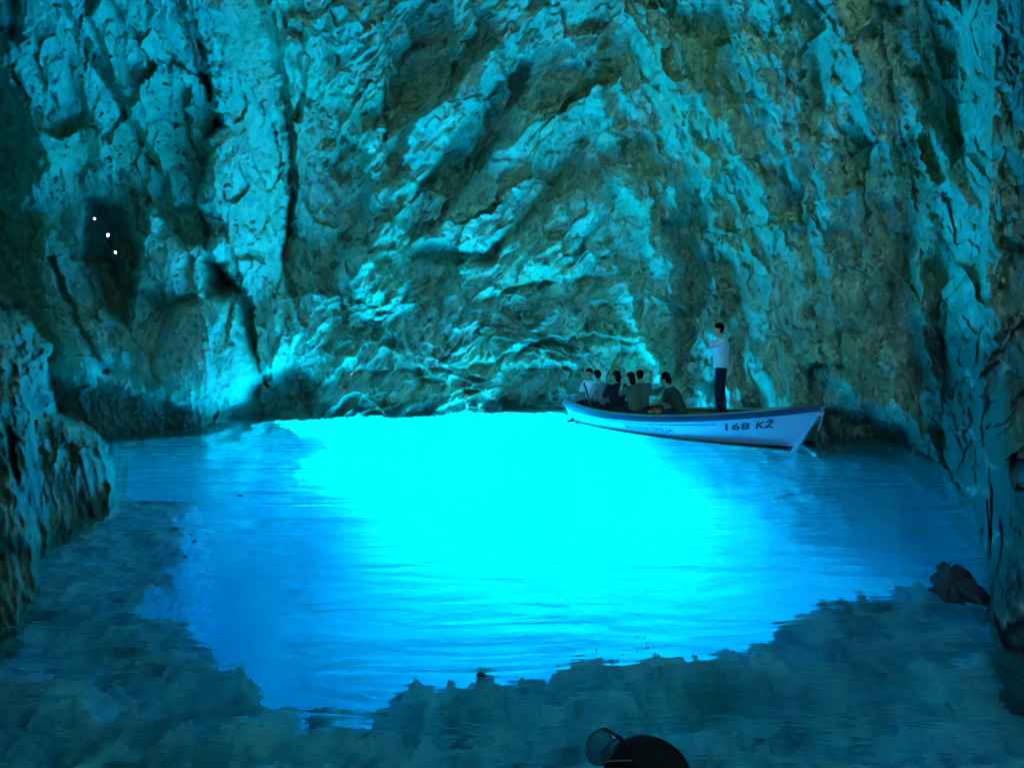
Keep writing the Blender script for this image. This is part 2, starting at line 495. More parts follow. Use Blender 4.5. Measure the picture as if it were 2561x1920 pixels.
# near-left outcrop: a much nearer mass with its own outline against the far wall
OUT = [(-400, 640), (0, 668), (62, 690), (100, 745), (104, 800), (112, 885), (150, 905), (200, 930), (228, 952), (240, 990), (262, 1035), (277, 1060),
       (278, 1110), (278, 1600), (-400, 1600)]
sdn = poly_sd(u + 1.5 * wx, v + 1.5 * wy, OUT)
near = sstep(-6, 12, sdn)
pts_n = [(-300, 1600), (0, 1548), (43, 1521), (87, 1470), (104, 1375), (187, 1305), (248, 1287), (321, 1243), (420, 1243)]
na, nr = [], []
for a_, b_ in pts_n:
    p = on_plane(a_, b_); na.append(math.degrees(math.atan2(p[0], p[1]))); nr.append(math.hypot(p[0], p[1]))
RN = np.interp(Azd, na, nr)
RN = RN * (1 + 0.9 * np.clip(T + 0.05, 0, 1)) + 1.3 * np.exp(-np.clip(sdn, 0, None) / 28.0)
cn = np.radians(14); nu = u * np.cos(cn) - v * np.sin(cn); nv = u * np.sin(cn) + v * np.cos(cn)
HN = 0.4 * (ridged((nu + 12 * wC) / 46, nv / 190, 3, 121, 0.5) - 0.3) + 0.4 * facet((nu + 16 * wC) / 44, (nv + 16 * wD) / 120, 47, 1.0, -0.3) + 0.16 * facet((nu + 5 * wC) / 15, (nv + 5 * wD) / 40, 48, 1.0, -0.3) + 0.08 * fbm(nu / 14, nv / 24, 4, 131)
RN = RN - HN
DS = R * np.sqrt(1 + T * T)
Rf = R * (1 - Hh * np.clip(R / 14.0, 0.4, 1.1) / np.maximum(DS, 4.0))
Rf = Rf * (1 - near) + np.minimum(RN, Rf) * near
stain = np.where(near > 0.5, 0.62 + 0.3 * sstep(-0.2, 0.4, fbm(nu / 40, nv / 120, 3, 141)), stain)  # near-left outcrop darkened all over, unevenly
crust_hilite = np.where(near > 0.5, 0.4 * sstep(0.0, 0.5, ridged(nu / 20, nv / 90, 3, 142)), crust_hilite)

Rf[:, -1] = Rf[:, 0]                # close the seam behind the camera
X = DX * Rf; Y = DY * Rf; Z = CAM_H + DZ * Rf
# dark algae band just above the water
stain = np.maximum(stain, 0.75 * sstep(0.55, 0.1, Z + 0.25 * fbm(u / 50, v / 30, 3, 151)) * sstep(-0.4, 0.0, Z + 0.1))
ny, nx = X.shape
idx = np.arange(nx * ny).reshape(ny, nx)
quads = np.stack([idx[:-1, :-1], idx[:-1, 1:], idx[1:, 1:], idx[1:, :-1]], -1).reshape(-1, 4)
# the drowned mouth of the cave: an arch below the water line in the far wall
cx = 0.25 * (X[:-1, :-1] + X[1:, 1:] + X[:-1, 1:] + X[1:, :-1]); cz = 0.25 * (Z[:-1, :-1] + Z[1:, 1:] + Z[:-1, 1:] + Z[1:, :-1])
cyy = 0.25 * (Y[:-1, :-1] + Y[1:, 1:] + Y[:-1, 1:] + Y[1:, :-1])
wob = 0.5 * vnoise(cx * 0.8, cz * 0.8, 3)
top = -0.4 - 5.0 * np.clip(np.abs((cx + 0.8 + wob) / 3.9), 0, 2) ** 4
hole = (cyy > 8) & (cz < top)
hole |= (cyy > 8) & (cz < -0.35 + 0.15 * wob) & (cz > -0.9 - 1.3 * (cx + 5.5) + wob * 0.6) & (cx > -5.5) & (cx < -3)
# unseen opening added behind the camera to let in fill daylight
hole |= (cyy < -2) & (cz > 5.6) & (cz < 8.7) & (np.abs(cx + 0.6) < 1.5)
# pin holes to the daylight, high on the left
for (a_, b_, rx, ry) in ((203, 473, 1.9, 1.7), (233, 508, 1.2, 3.0), (249, 545, 1.4, 2.4)):
    cu = 0.5 * (u[:-1, :-1] + u[1:, 1:]); cv = 0.5 * (v[:-1, :-1] + v[1:, 1:])
    hole |= ((cu - a_) / rx) ** 2 + ((cv - b_) / ry) ** 2 < 1
quads = quads[~hole.ravel()]
# unseen outer shell, about a metre behind the face, added to stop sun leaks
st = 4
Ro = Rf[::st, ::st] * (1 + 1.0 / np.maximum(DS[::st, ::st], 2.0)) + 0.25
Xo, Yo, Zo = DX[::st, ::st] * Ro, DY[::st, ::st] * Ro, CAM_H + T[::st, ::st] * Ro
uo, vo = u[::st, ::st], v[::st, ::st]
io = np.arange(Xo.size).reshape(Xo.shape) + X.size
qo = np.stack([io[:-1, :-1], io[1:, :-1], io[1:, 1:], io[:-1, 1:]], -1).reshape(-1, 4)
keep = (Zo[:-1, :-1] > 1.5)
for (a_, b_) in ((203, 473), (233, 508), (249, 545)):
    keep &= np.hypot(0.5 * (uo[:-1, :-1] + uo[1:, 1:]) - a_, 0.5 * (vo[:-1, :-1] + vo[1:, 1:]) - b_) > 7
keep &= ~((0.5 * (Yo[:-1, :-1] + Yo[1:, 1:]) < -2) & (Zo[:-1, :-1] > 5.0) & (Zo[:-1, :-1] < 10.6) & (np.abs(Xo[:-1, :-1] + 0.6) < 2.6))
quads = np.concatenate([quads, qo[keep.ravel()]])
vall = np.concatenate([np.stack([X, Y, Z], -1).reshape(-1, 3), np.stack([Xo, Yo, Zo], -1).reshape(-1, 3)])
# unseen lip added outside that opening to cut off the low horizon sky
base_i = len(vall)
lx, lz = np.meshgrid(np.linspace(-10, 10, 21), np.linspace(-3, 8.1, 12))
ly = -8.2 + 0.8 * fbm(lx / 3, lz / 3, 3, 501)
vall = np.concatenate([vall, np.stack([lx, ly, lz], -1).reshape(-1, 3)])
ic = np.arange(lx.size).reshape(lx.shape) + base_i
quads = np.concatenate([quads, np.stack([ic[:-1, :-1], ic[:-1, 1:], ic[1:, 1:], ic[1:, :-1]], -1).reshape(-1, 4)])
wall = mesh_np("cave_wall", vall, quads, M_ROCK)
add_attr(wall, "stain", np.concatenate([stain.ravel(), np.zeros(len(vall) - X.size)])); add_attr(wall, "crust_hilite", np.concatenate([crust_hilite.ravel(), np.zeros(len(vall) - X.size)]))
tag(wall, "towering rugged limestone wall and roof of the sea cave above the glowing pool", kind='structure')

# ------------------------------------------------------------------ sea floor with the shallow reef shelf in front
M_REEF = rock_material("reef_rock", (0.86, 0.97, 0.98), (0.40, 0.60, 0.78), (0.06, 0.11, 0.17), bump=0.7, scale=1.6)
def sand_material():
    m = NT("pale_sand")
    tc = m.add("ShaderNodeTexCoord").outputs["Object"]
    n1 = m.noise(0.7, 5, 0.6, tc)
    n2 = m.noise(6, 4, 0.6, tc)
    c = m.ramp(n1, [(0.3, (0.72, 0.72, 0.66)), (0.6, (0.86, 0.86, 0.8))])
    m.link(c, m.bsdf.inputs["Base Color"]); m.bsdf.inputs["Roughness"].default_value = 0.95
    b = m.add("ShaderNodeBump"); b.inputs["Distance"].default_value = 0.1; m.link(n2, b.inputs["Height"])
    m.link(b.outputs[0], m.bsdf.inputs["Normal"])
    return m.m
M_SAND = sand_material()
EDGE = [(470, 1250), (478, 1262), (415, 1290), (455, 1312), (440, 1345), (432, 1390), (405, 1440), (335, 1508), (420, 1528), (500, 1580), (560, 1640),
        (610, 1700), (655, 1750), (665, 1790), (690, 1800), (745, 1800), (800, 1772), (880, 1775), (930, 1745), (1000, 1715), (1050, 1705), (1110, 1718),
        (1150, 1735), (1230, 1712), (1330, 1700), (1400, 1680), (1440, 1672), (1520, 1680), (1570, 1700), (1620, 1680), (1720, 1690), (1760, 1645),
        (1800, 1635), (1880, 1610), (1930, 1590), (1960, 1565), (2050, 1540), (2110, 1510), (2200, 1485), (2300, 1478), (2370, 1500)]
ZS = -0.8
def zedge(a): return float(np.interp(a, [300, 480, 700, 2000, 2400], [-0.35, -0.42, -0.65, -0.8, -0.6]))
edge_w = [refr_point(a, b, zedge(a)) for a, b in EDGE]
poly_shelf = [(-14, edge_w[0][1] + 0.3)] + [tuple(p) for p in edge_w] + [(12, edge_w[-1][1] + 0.3), (12, -12), (-14, -12)]
gx = axis_fine([(-34, -8, 1.0), (-8, 8, 0.035), (8, 34, 1.0)])
gy = axis_fine([(-12, 2.5, 0.5), (2.5, 12.5, 0.035), (12.5, 70, 0.6)])
GX, GY = np.meshgrid(gx, gy)
w1 = 0.11 * fbm(GX / 0.45, GY / 0.45, 4, 201); w2 = 0.11 * fbm(GX / 0.5, GY / 0.5, 4, 202)
sd = poly_sd(GX + w1, GY + w2, poly_shelf)
relief = 0.6 * (ridged(GX / 1.3 + w1, GY / 0.9 + w2, 4, 211, 0.55) - 0.45) + 0.10 * fbm(GX / 0.22, GY / 0.22, 4, 221)
f1, fe, cid = voro(GX / 0.32 + 1.2 * w1, GY / 0.26 + 1.2 * w2, 17)
relief += 0.10 * np.exp(-(fe / 0.15)) - 0.06 * sstep(0.4, 0, f1)
relief += (0.10 + 0.12 * sstep(-1.5, -3.0, GX)) * facet(GX / 0.17 + w1, GY / 0.15 + w2, 51, 1.0) + 0.25 * facet(GX / 0.6 + 2 * w1, GY / 0.45 + 2 * w2, 52, 0.9)
relief *= 1 - 0.45 * sstep(-2.0, -3.4, GX)
relief *= 0.85
rise = np.interp(GX + 0.18 * (GY - 5), [-4.2, -3.0, -1.8, 2.4, 4.2], [0.52, 0.42, 0.2, 0.0, 0.22])
drop = sstep(-0.32, -0.04, sd)
deep = -6.2 + 0.5 * fbm(GX / 5, GY / 5, 3, 231) + 0.9 * sstep(5, 16, np.abs(GX)) + 1.6 * sstep(-7, -3, -GY) * 0
under = -1.9 - 5 * np.clip(-sd, 0, 1)
GZ = np.where(drop > 0, (ZS - 0.15 + rise + relief * (0.6 + 0.4 * drop)), 0) * drop + deep * (1 - drop)
GZ = np.minimum(GZ, -0.04 + 0.02 * fbm(GX / 0.2, GY / 0.2, 2, 251))
ny, nx = GX.shape
idx = np.arange(nx * ny).reshape(ny, nx)
quads = np.stack([idx[:-1, :-1], idx[:-1, 1:], idx[1:, 1:], idx[1:, :-1]], -1).reshape(-1, 4)
dm = drop[:-1, :-1].ravel() > 0.02
floor = mesh_np("sea_floor", np.stack([GX, GY, GZ], -1).reshape(-1, 3), quads, M_SAND)
floor.data.materials.append(M_REEF)
floor.data.polygons.foreach_set("material_index", dm.astype(np.int32))
add_attr(floor, "stain", 0.4 * sstep(0.0, 0.4, fbm(GX / 1.1, GY / 0.8, 4, 241)) * sstep(-3.2, -1.8, GX))
ribs_ = sstep(0.62, 0.9, ridged(GX / 1.0 + 1.5 * w1, GY / 0.6 + 1.5 * w2, 3, 261, 0.5)) + 0.8 * sstep(0.6, 0.95, ridged(GX / 0.3 + w1, GY / 0.2 + w2, 2, 262, 0.5)) * sstep(-0.2, 0.3, fbm(GX / 0.8, GY / 0.8, 2, 263) + 0.5 * sstep(-1.6, -3.0, GX))
add_attr(floor, "crust_hilite", np.clip(0.6 * sstep(0.05, 0.28, relief) + ribs_, 0, 1))  # pale reef crust, with ridge highlights painted into it
tag(floor, "submerged blue reef shelf and pale sandy bottom of the cave pool", kind='structure')

# ------------------------------------------------------------------ the water: one closed body, clear, blue by absorption
def water_material():
    m = NT("sea_water")
    m.n.remove(m.bsdf)
    tc = m.add("ShaderNodeTexCoord").outputs["Object"]
    mp = m.add("ShaderNodeMapping"); mp.inputs["Scale"].default_value = (0.55, 1.9, 1); mp.inputs["Rotation"].default_value = (0, 0, math.radians(-8))
    m.link(tc, mp.inputs[0])
    n1 = m.noise(1.5, 3, 0.5, mp.outputs[0], 0.8)
    n2 = m.noise(5.0, 3, 0.55, mp.outputs[0], 0.6)
    n0 = m.noise(0.55, 2, 0.5, mp.outputs[0], 1.2)
    h = m.math('ADD', m.math('ADD', m.math('MULTIPLY', n1, 0.042), m.math('MULTIPLY', n2, 0.003)), m.math('MULTIPLY', n0, 0.05))
    b = m.add("ShaderNodeBump"); b.inputs["Distance"].default_value = 1.0; b.inputs["Strength"].default_value = 1.0
    m.link(h, b.inputs["Height"])
    gl = m.add("ShaderNodeBsdfGlass"); gl.inputs["IOR"].default_value = 1.33; gl.inputs["Roughness"].default_value = 0.0
    m.link(b.outputs[0], gl.inputs["Normal"])
    tr = m.add("ShaderNodeBsdfTransparent")
    sep = m.add("ShaderNodeSeparateXYZ"); m.link(tc, sep.inputs[0])
    outside = m.math('GREATER_THAN', sep.outputs[1], 19.9)       # open sea beyond the rock: lets the sun in
    mx = m.add("ShaderNodeMixShader"); m.link(outside, mx.inputs[0]); m.link(gl.outputs[0], mx.inputs[1]); m.link(tr.outputs[0], mx.inputs[2])
    m.link(mx.outputs[0], m.out.inputs["Surface"])
    ab = m.add("ShaderNodeVolumeAbsorption"); ab.inputs["Color"].default_value = (0.0, 0.90, 0.975, 1); ab.inputs["Density"].default_value = 0.9
    sc = m.add("ShaderNodeVolumeScatter"); sc.inputs["Color"].default_value = (0.0, 0.8, 1.0, 1); sc.inputs["Density"].default_value = 0.14
    sc.inputs["Anisotropy"].default_value = 0.0
    ad = m.add("ShaderNodeAddShader"); m.link(ab.outputs[0], ad.inputs[0]); m.link(sc.outputs[0], ad.inputs[1])
    m.link(ad.outputs[0], m.out.inputs["Volume"])
    return m.m
M_WATER = water_material()
bm = bmesh.new()
bmesh.ops.create_cube(bm, size=1.0)
for vx in bm.verts:
    vx.co = Vector((vx.co.x * 66, 29 + vx.co.y * 80, -5.5 + vx.co.z * 11))
me = bpy.data.meshes.new("water"); bm.to_mesh(me); bm.free(); me.materials.append(M_WATER)
water = bpy.data.objects.new("water", me); COL.objects.link(water)
tag(water, "glowing turquoise sea water filling the cave pool", kind='structure')

# ------------------------------------------------------------------ plain materials for the made things
def paint(name, col, rough=0.5, spec=0.4, var=0.12, scale=14):
    m = NT(name)
    tc = m.add("ShaderNodeTexCoord").outputs["Object"]
    n = m.noise(scale, 4, 0.6, tc)
    c = m.ramp(n, [(0.3, tuple(x * (1 - var) for x in col)), (0.7, tuple(min(1, x * (1 + var)) for x in col))])
    m.link(c, m.bsdf.inputs["Base Color"])
    r = m.math('ADD', m.math('MULTIPLY', n, 0.2), rough - 0.1)
    m.link(r, m.bsdf.inputs["Roughness"]); m.bsdf.inputs["Specular IOR Level"].default_value = spec
    b = m.add("ShaderNodeBump"); b.inputs["Distance"].default_value = 0.004; m.link(n, b.inputs["Height"]); m.link(b.outputs[0], m.bsdf.inputs["Normal"])
    return m.m
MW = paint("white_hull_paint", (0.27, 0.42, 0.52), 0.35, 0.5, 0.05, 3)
MBK = paint("black_bottom_paint", (0.015, 0.015, 0.018), 0.6)
MNAVY = paint("navy_rail_paint", (0.03, 0.05, 0.12), 0.45)
MGRN = paint("grey_green_gunwale_paint", (0.22, 0.42, 0.34), 0.5)
MWOOD = paint("weathered_wood", (0.3, 0.24, 0.16), 0.6, 0.3, 0.3, 9)
MDECK = paint("dark_deck_paint", (0.06, 0.07, 0.08), 0.6)
MBLUE = paint("blue_lettering", (0.01, 0.03, 0.16), 0.5)
MINK = paint("black_lettering", (0.01, 0.01, 0.015), 0.5)
MSKIN = paint("skin", (0.55, 0.36, 0.26), 0.55, 0.3, 0.06)
MHAIR = paint("dark_hair", (0.006, 0.006, 0.007), 0.75, 0.06, 0.4, 60)
MTEE = paint("white_cotton", (0.78, 0.79, 0.8), 0.85, 0.1, 0.05)
MTROU = paint("dark_navy_cotton", (0.02, 0.025, 0.05), 0.85, 0.1)
MSHOE = paint("dark_shoe_leather", (0.015, 0.015, 0.015), 0.5)
MORANGE = paint("orange_fabric", (0.85, 0.2, 0.06), 0.8, 0.1)
MROPE = paint("rope", (0.6, 0.58, 0.5), 0.9, 0.1, 0.3, 80)
MLEAF = paint("dead_leaf", (0.05, 0.04, 0.02), 0.8, 0.1)
MFRAME = paint("black_plastic", (0.01, 0.01, 0.012), 0.25, 0.6)

def bm_obj(name, bm, mat, parent=None, smooth=True):
    bmesh.ops.recalc_face_normals(bm, faces=bm.faces)
    me = bpy.data.meshes.new(name); bm.to_mesh(me); bm.free()
    me.polygons.foreach_set("use_smooth", [smooth] * len(me.polygons))
    me.materials.append(mat)
    o = bpy.data.objects.new(name, me); COL.objects.link(o)
    if parent: o.parent = parent
    return o

def empty(name, loc, rz=0):
    o = bpy.data.objects.new(name, None); COL.objects.link(o)
    o.empty_display_size = 0.2; o.location = loc; o.rotation_euler = (0, 0, rz)
    return o

def loft(bm, rings, closed=True, caps=True):
    """rings: lists of Vector; closed = each ring is a loop"""
    vs = [[bm.verts.new(p) for p in r] for r in rings]
    n = len(rings[0])
    for a, b in zip(vs[:-1], vs[1:]):
        for k in range(n if closed else n - 1):
            try: bm.faces.new((a[k], a[(k + 1) % n], b[(k + 1) % n], b[k]))
            except ValueError: pass
    if caps and closed:
        for r in (vs[0], vs[-1]):
            try: bm.faces.new(r)
            except ValueError: pass
    return vs

def tube(bm, pts, radii, n=10, flat=None):
    """swept tube with round ends; flat=(ax, s) squashes along axis ax"""
    pts = [Vector(p) for p in pts]
    if isinstance(radii, (int, float)): radii = [radii] * len(pts)
    rings = []
    for i, p in enumerate(pts):
        d = (pts[min(i + 1, len(pts) - 1)] - pts[max(i - 1, 0)]).normalized()
        up = Vector((0, 0, 1)) if abs(d.z) < 0.9 else Vector((0, 1, 0))
        s = d.cross(up).normalized(); t = s.cross(d)
        def ring(c, r): return [c + (s * math.cos(2 * math.pi * k / n) + t * math.sin(2 * math.pi * k / n)) * r for k in range(n)]
        r = radii[i]
        if i == 0:
            rings += [ring(p - d * r * 0.85, r * 0.45), ring(p - d * r * 0.5, r * 0.83)]
        rings.append(ring(p, r))
        if i == len(pts) - 1:
            rings += [ring(p + d * r * 0.5, r * 0.83), ring(p + d * r * 0.85, r * 0.45)]
    loft(bm, rings)

def ell(bm, c, r, rot=None, seg=16):
    m = Matrix.Translation(Vector(c)) @ (rot.to_4x4() if rot else Matrix.Identity(4)) @ Matrix.Diagonal((*r, 1))
    bmesh.ops.create_uvsphere(bm, u_segments=seg, v_segments=seg // 2 + 2, radius=1, matrix=m)

def slab(bm, c, s, rz=0):
    bmesh.ops.create_cube(bm, size=1, matrix=Matrix.Translation(Vector(c)) @ Matrix.Rotation(rz, 4, 'Z') @ Matrix.Diagonal((*s, 1)))

def merge(name, bm, mat, parent, vox=0.012, smooth=6):
    """fuse overlapping shapes into one continuous skin"""
    o = bm_obj(name, bm, mat)
    r = o.modifiers.new("r", 'REMESH'); r.mode = 'VOXEL'; r.voxel_size = vox
    if smooth:
        s = o.modifiers.new("s", 'SMOOTH'); s.factor = 0.5; s.iterations = smooth
    dg = bpy.context.evaluated_depsgraph_get(); dg.update()
    me = bpy.data.meshes.new_from_object(o.evaluated_get(dg))
    old = o.data
    o.modifiers.clear(); o.data = me; me.name = name
    bpy.data.meshes.remove(old)
    me.polygons.foreach_set("use_smooth", [True] * len(me.polygons))
    if not me.materials: me.materials.append(mat)
    o.name = name
    if parent: o.parent = parent
    return o

# ------------------------------------------------------------------ the boat
SB = Vector((1.5, 17.6, 0)); HV = Vector((3.72, -4.72, 0)); LB = HV.length
boat = empty("wooden_boat", SB, math.atan2(HV.y, HV.x))
tag(boat, "white open wooden boat with dark rails lying by the back wall, bow to the right", "boat")

def b_beam(t):   # half breadth at the sheer
    return 1.02 * (1 - max(0.0, (t - 0.42) / 0.58) ** 2.3) * (1 - 0.62 * max(0.0, (0.42 - t) / 0.42) ** 2.4) + 0.015
def b_sheer(t): return 0.36 + 0.07 * max(0, (0.35 - t) / 0.35) ** 2 + 0.44 * max(0, (t - 0.3) / 0.7) ** 1.9
def b_keel(t): return -0.30 + 0.10 * t
def hull_pt(t, q, side, off=0.0):
    zs, zk = b_sheer(t), b_keel(t)
    z = zk + (zs - zk) * q
    g = (max(q, 0) ** 0.42) * (0.86 + 0.14 * q)
    fin = max(0.0, (t - 0.6) / 0.4)
    g *= 1 - 0.32 * fin * (1 - q)
    y = b_beam(t) * g + off
    x = t * LB - 0.62 * (1 - q) * (max(0, (t - 0.25) / 0.75) ** 2) + 0.16 * (1 - q) * max(0, (0.25 - t) / 0.25) ** 2
    return Vector((x, side * y, z))
def q_paint(t):
    zb = 0.0 + 0.075 * max(0, (t - 0.45) / 0.55)
    return (zb - b_keel(t)) / (b_sheer(t) - b_keel(t))
NS = 60
def skin(q0f, q1f, nq, off=0.0, sides=(-1, 1)):
    bm = bmesh.new()
    for sd_ in sides:
        rings = []
        for i in range(NS + 1):
            t = i / NS
            qa, qb = q0f(t), q1f(t)
            rings.append([hull_pt(t, qa + (qb - qa) * j / nq, sd_, off) for j in range(nq + 1)])
        loft(bm, rings, closed=False, caps=False)
    # transom
    return bm
bm = skin(q_paint, lambda t: 1.0, 14)
ring = [hull_pt(0, q_paint(0) + (1 - q_paint(0)) * j / 14, -1) for j in range(15)]
ring2 = [hull_pt(0, q_paint(0) + (1 - q_paint(0)) * j / 14, 1) for j in range(15)]
loft(bm, [ring, ring2], closed=False, caps=False)
bmesh.ops.remove_doubles(bm, verts=bm.verts, dist=0.0005)
bm_obj("hull", bm, MW, boat)
bm = skin(lambda t: 0.0, q_paint, 6)
loft(bm, [[hull_pt(0, q_paint(0) * j / 6, -1) for j in range(7)], [hull_pt(0, q_paint(0) * j / 6, 1) for j in range(7)]], closed=False, caps=False)
bmesh.ops.remove_doubles(bm, verts=bm.verts, dist=0.0005)
bm_obj("bottom", bm, MBK, boat)["label"] = "black painted bottom showing at the waterline under the bow"
# inside skin and floor
bm = skin(lambda t: 0.25, lambda t: 0.995, 8, off=-0.035)
bm_obj("inner_planking", bm, MWOOD, boat)
def sheer_path(side, off, dz, t0=0.0, t1=1.0, n=60):
    out = []
    for i in range(n + 1):
        t = t0 + (t1 - t0) * i / n
        p = hull_pt(t, 1.0, side, off); p.z += dz
        if t > 0.985: p.y = side * min(abs(p.y), 0.05)
        out.append(p)
    return out
def bar(bm, path, w, h, normal_in=None):
    """rectangular moulding following a path in the horizontal sense"""
    rings = []
    for i, p in enumerate(path):
        d = (path[min(i + 1, len(path) - 1)] - path[max(i - 1, 0)]); d.z = 0; d.normalize()
        s = Vector((-d.y, d.x, 0))
        rings.append([p + s * w + Vector((0, 0, h)), p - s * w + Vector((0, 0, h)), p - s * w - Vector((0, 0, h)), p + s * w - Vector((0, 0, h))])
    loft(bm, rings)
for side in (-1, 1):
    bm = bmesh.new(); bar(bm, sheer_path(side, 0.018, -0.012), 0.025, 0.052)
    bm_obj("rub_rail", bm, MNAVY, boat, False)
    bm = bmesh.new(); bar(bm, sheer_path(side, -0.06, 0.052, 0.0, 0.93), 0.075, 0.014)
    bm_obj("gunwale", bm, MGRN, boat, False)
    bm = bmesh.new()
    bar(bm, [hull_pt(t_ / 50, 0.80, side, 0.006) for t_ in range(1, 38)], 0.010, 0.010)
    bm_obj("strake", bm, MW, boat, False)
# stern board
bm = bmesh.new(); slab(bm, (0.02, 0, b_sheer(0) + 0.02), (0.06, 2 * b_beam(0) + 0.1, 0.09)); bm_obj("stern_board", bm, MNAVY, boat, False)
# sole, fore deck, thwarts
bm = bmesh.new()
rr = []
for i in range(41):
    t = 0.02 + 0.9 * i / 40
    w = max(0.02, b_beam(t) * 0.80 - 0.06)
    rr.append([Vector((t * LB - 0.1 * t, -w, 0.02)), Vector((t * LB - 0.1 * t, w, 0.02))])
loft(bm, rr, closed=False, caps=False); bm_obj("floor_boards", bm, MWOOD, boat, False)
bm = bmesh.new(); rr = []
for i in range(25):
    t = 0.60 + 0.385 * i / 24
    w = max(0.005, b_beam(t) - 0.035); z = b_sheer(t) - 0.03
    rr.append([Vector((t * LB, -w, z)), Vector((t * LB, -w * 0.5, z + 0.03 * min(1, w))), Vector((t * LB, w * 0.5, z + 0.03 * min(1, w))), Vector((t * LB, w, z))])
loft(bm, rr, closed=False, caps=False); fd = bm_obj("fore_deck", bm, MDECK, boat)
bm = bmesh.new()
half = [hull_pt(0.6, 0.3 + 0.66 * j / 8, 1, -0.06) for j in range(9)]
bm.faces.new([bm.verts.new(p) for p in half + [Vector((p.x, -p.y, p.z)) for p in half[::-1]]])
bmesh.ops.solidify(bm, geom=bm.faces[:], thickness=0.03)
bm_obj("bulkhead", bm, MDECK, boat, False)
for t in (0.10, 0.24, 0.38, 0.52):
    bm = bmesh.new(); slab(bm, (t * LB, 0, 0.29), (0.24, 2 * b_beam(t) - (0.42 if t < 0.2 else 0.26), 0.035)); bm_obj("thwart", bm, MWOOD, boat, False)
# stem post with its cap and lashing
bm = bmesh.new()
pth = [hull_pt(1.0, q, 1) for q in (0.15, 0.35, 0.55, 0.75, 0.95)]
for p in pth: p.y = 0
pth.append(pth[-1] + Vector((0.05, 0, 0.07)))
rings = []
for p in pth: rings.append([p + Vector((-0.03, -0.03, 0)), p + Vector((0.055, -0.03, 0)), p + Vector((0.055, 0.03, 0)), p + Vector((-0.03, 0.03, 0))])
loft(bm, rings); bm_obj("stem_post", bm, MW, boat, False)
bm = bmesh.new()
for k in range(3):
    c = pth[-2] + Vector((0.01, 0, -0.03 - 0.022 * k))
    tube(bm, [c + Vector((0.06 * math.cos(a), 0.05 * math.sin(a), 0.01 * math.sin(a * 2))) for a in np.linspace(0, 2 * math.pi, 13)], 0.011, 6)
e = pth[-2] + Vector((0.07, -0.03, -0.08))
tube(bm, [e, e + Vector((-0.01, -0.01, -0.12)), e + Vector((-0.07, 0.0, -0.26))], 0.010, 6)
bm_obj("mooring_line", bm, MROPE, boat)

def lettering(name, text, t0, t1, q0, hgt, mat, slope=0.0, bold=0.0, side=-1):
    cu = bpy.data.curves.new(name, 'FONT'); cu.body = text; cu.size = 1.0; cu.offset = bold; cu.resolution_u = 4
    cu.space_character = 1.12
    tmp = bpy.data.objects.new(name, cu); COL.objects.link(tmp)
    dg = bpy.context.evaluated_depsgraph_get(); dg.update()
    me = bpy.data.meshes.new_from_object(tmp.evaluated_get(dg))
    bpy.data.objects.remove(tmp)
    bm = bmesh.new(); bm.from_mesh(me); bpy.data.meshes.remove(me)
    bmesh.ops.triangulate(bm, faces=bm.faces)
    bmesh.ops.subdivide_edges(bm, edges=[e_ for e_ in bm.edges if e_.calc_length() > 0.12], cuts=3)
    xs = [v_.co.x for v_ in bm.verts]; x0, x1 = min(xs), max(xs)
    for v_ in bm.verts:
        f = (v_.co.x - x0) / (x1 - x0)
        t = t0 + (t1 - t0) * f
        hz = b_sheer(t) - b_keel(t)
        q = q0 + slope * f + v_.co.y * hgt / hz
        v_.co = hull_pt(t, q, side, 0.012)
    o = bm_obj(name, bm, mat, boat, False)
    return o
lettering("registration_number", "168", 0.765, 0.838, 0.655, 0.18, MINK, 0.012, 0.035)
lettering("registration_letters", "KŽ", 0.855, 0.905, 0.678, 0.175, MINK, 0.008, 0.035)
lettering("boat_name", "MODRA ŠPILJA", 0.385, 0.585, 0.59, 0.12, MBLUE, -0.01, 0.01)

# ------------------------------------------------------------------ people
def hand(bm, w, d, side, curl=0.6, up=Vector((0, 0, 1))):
    """palm from wrist w along d, four unequal bent fingers and a thumb"""
    w = Vector(w); d = Vector(d).normalized()
    s = d.cross(up)
    if s.length < 0.1: s = d.cross(Vector((0, 1, 0)))
    s.normalize(); n = s.cross(d)
    tube(bm, [w, w + d * 0.045, w + d * 0.085], [0.024, 0.034, 0.030], 8)
    for k, ln in enumerate((0.068, 0.078, 0.072, 0.056)):
        b0 = w + d * 0.085 + s * (0.027 - 0.018 * k)
        d1 = (d + n * curl * 0.5).normalized(); d2 = (d + n * curl * 1.6).normalized()
        tube(bm, [b0, b0 + d1 * ln * 0.5, b0 + d1 * ln * 0.5 + d2 * ln * 0.5], [0.010, 0.009, 0.007], 6)
    b0 = w + d * 0.03 + s * side * 0.028
    d1 = (d + s * side * 0.8 + n * 0.3).normalized()
    tube(bm, [b0, b0 + d1 * 0.03, b0 + (d1 + d * 0.6).normalized() * 0.058], [0.013, 0.011, 0.009], 6)

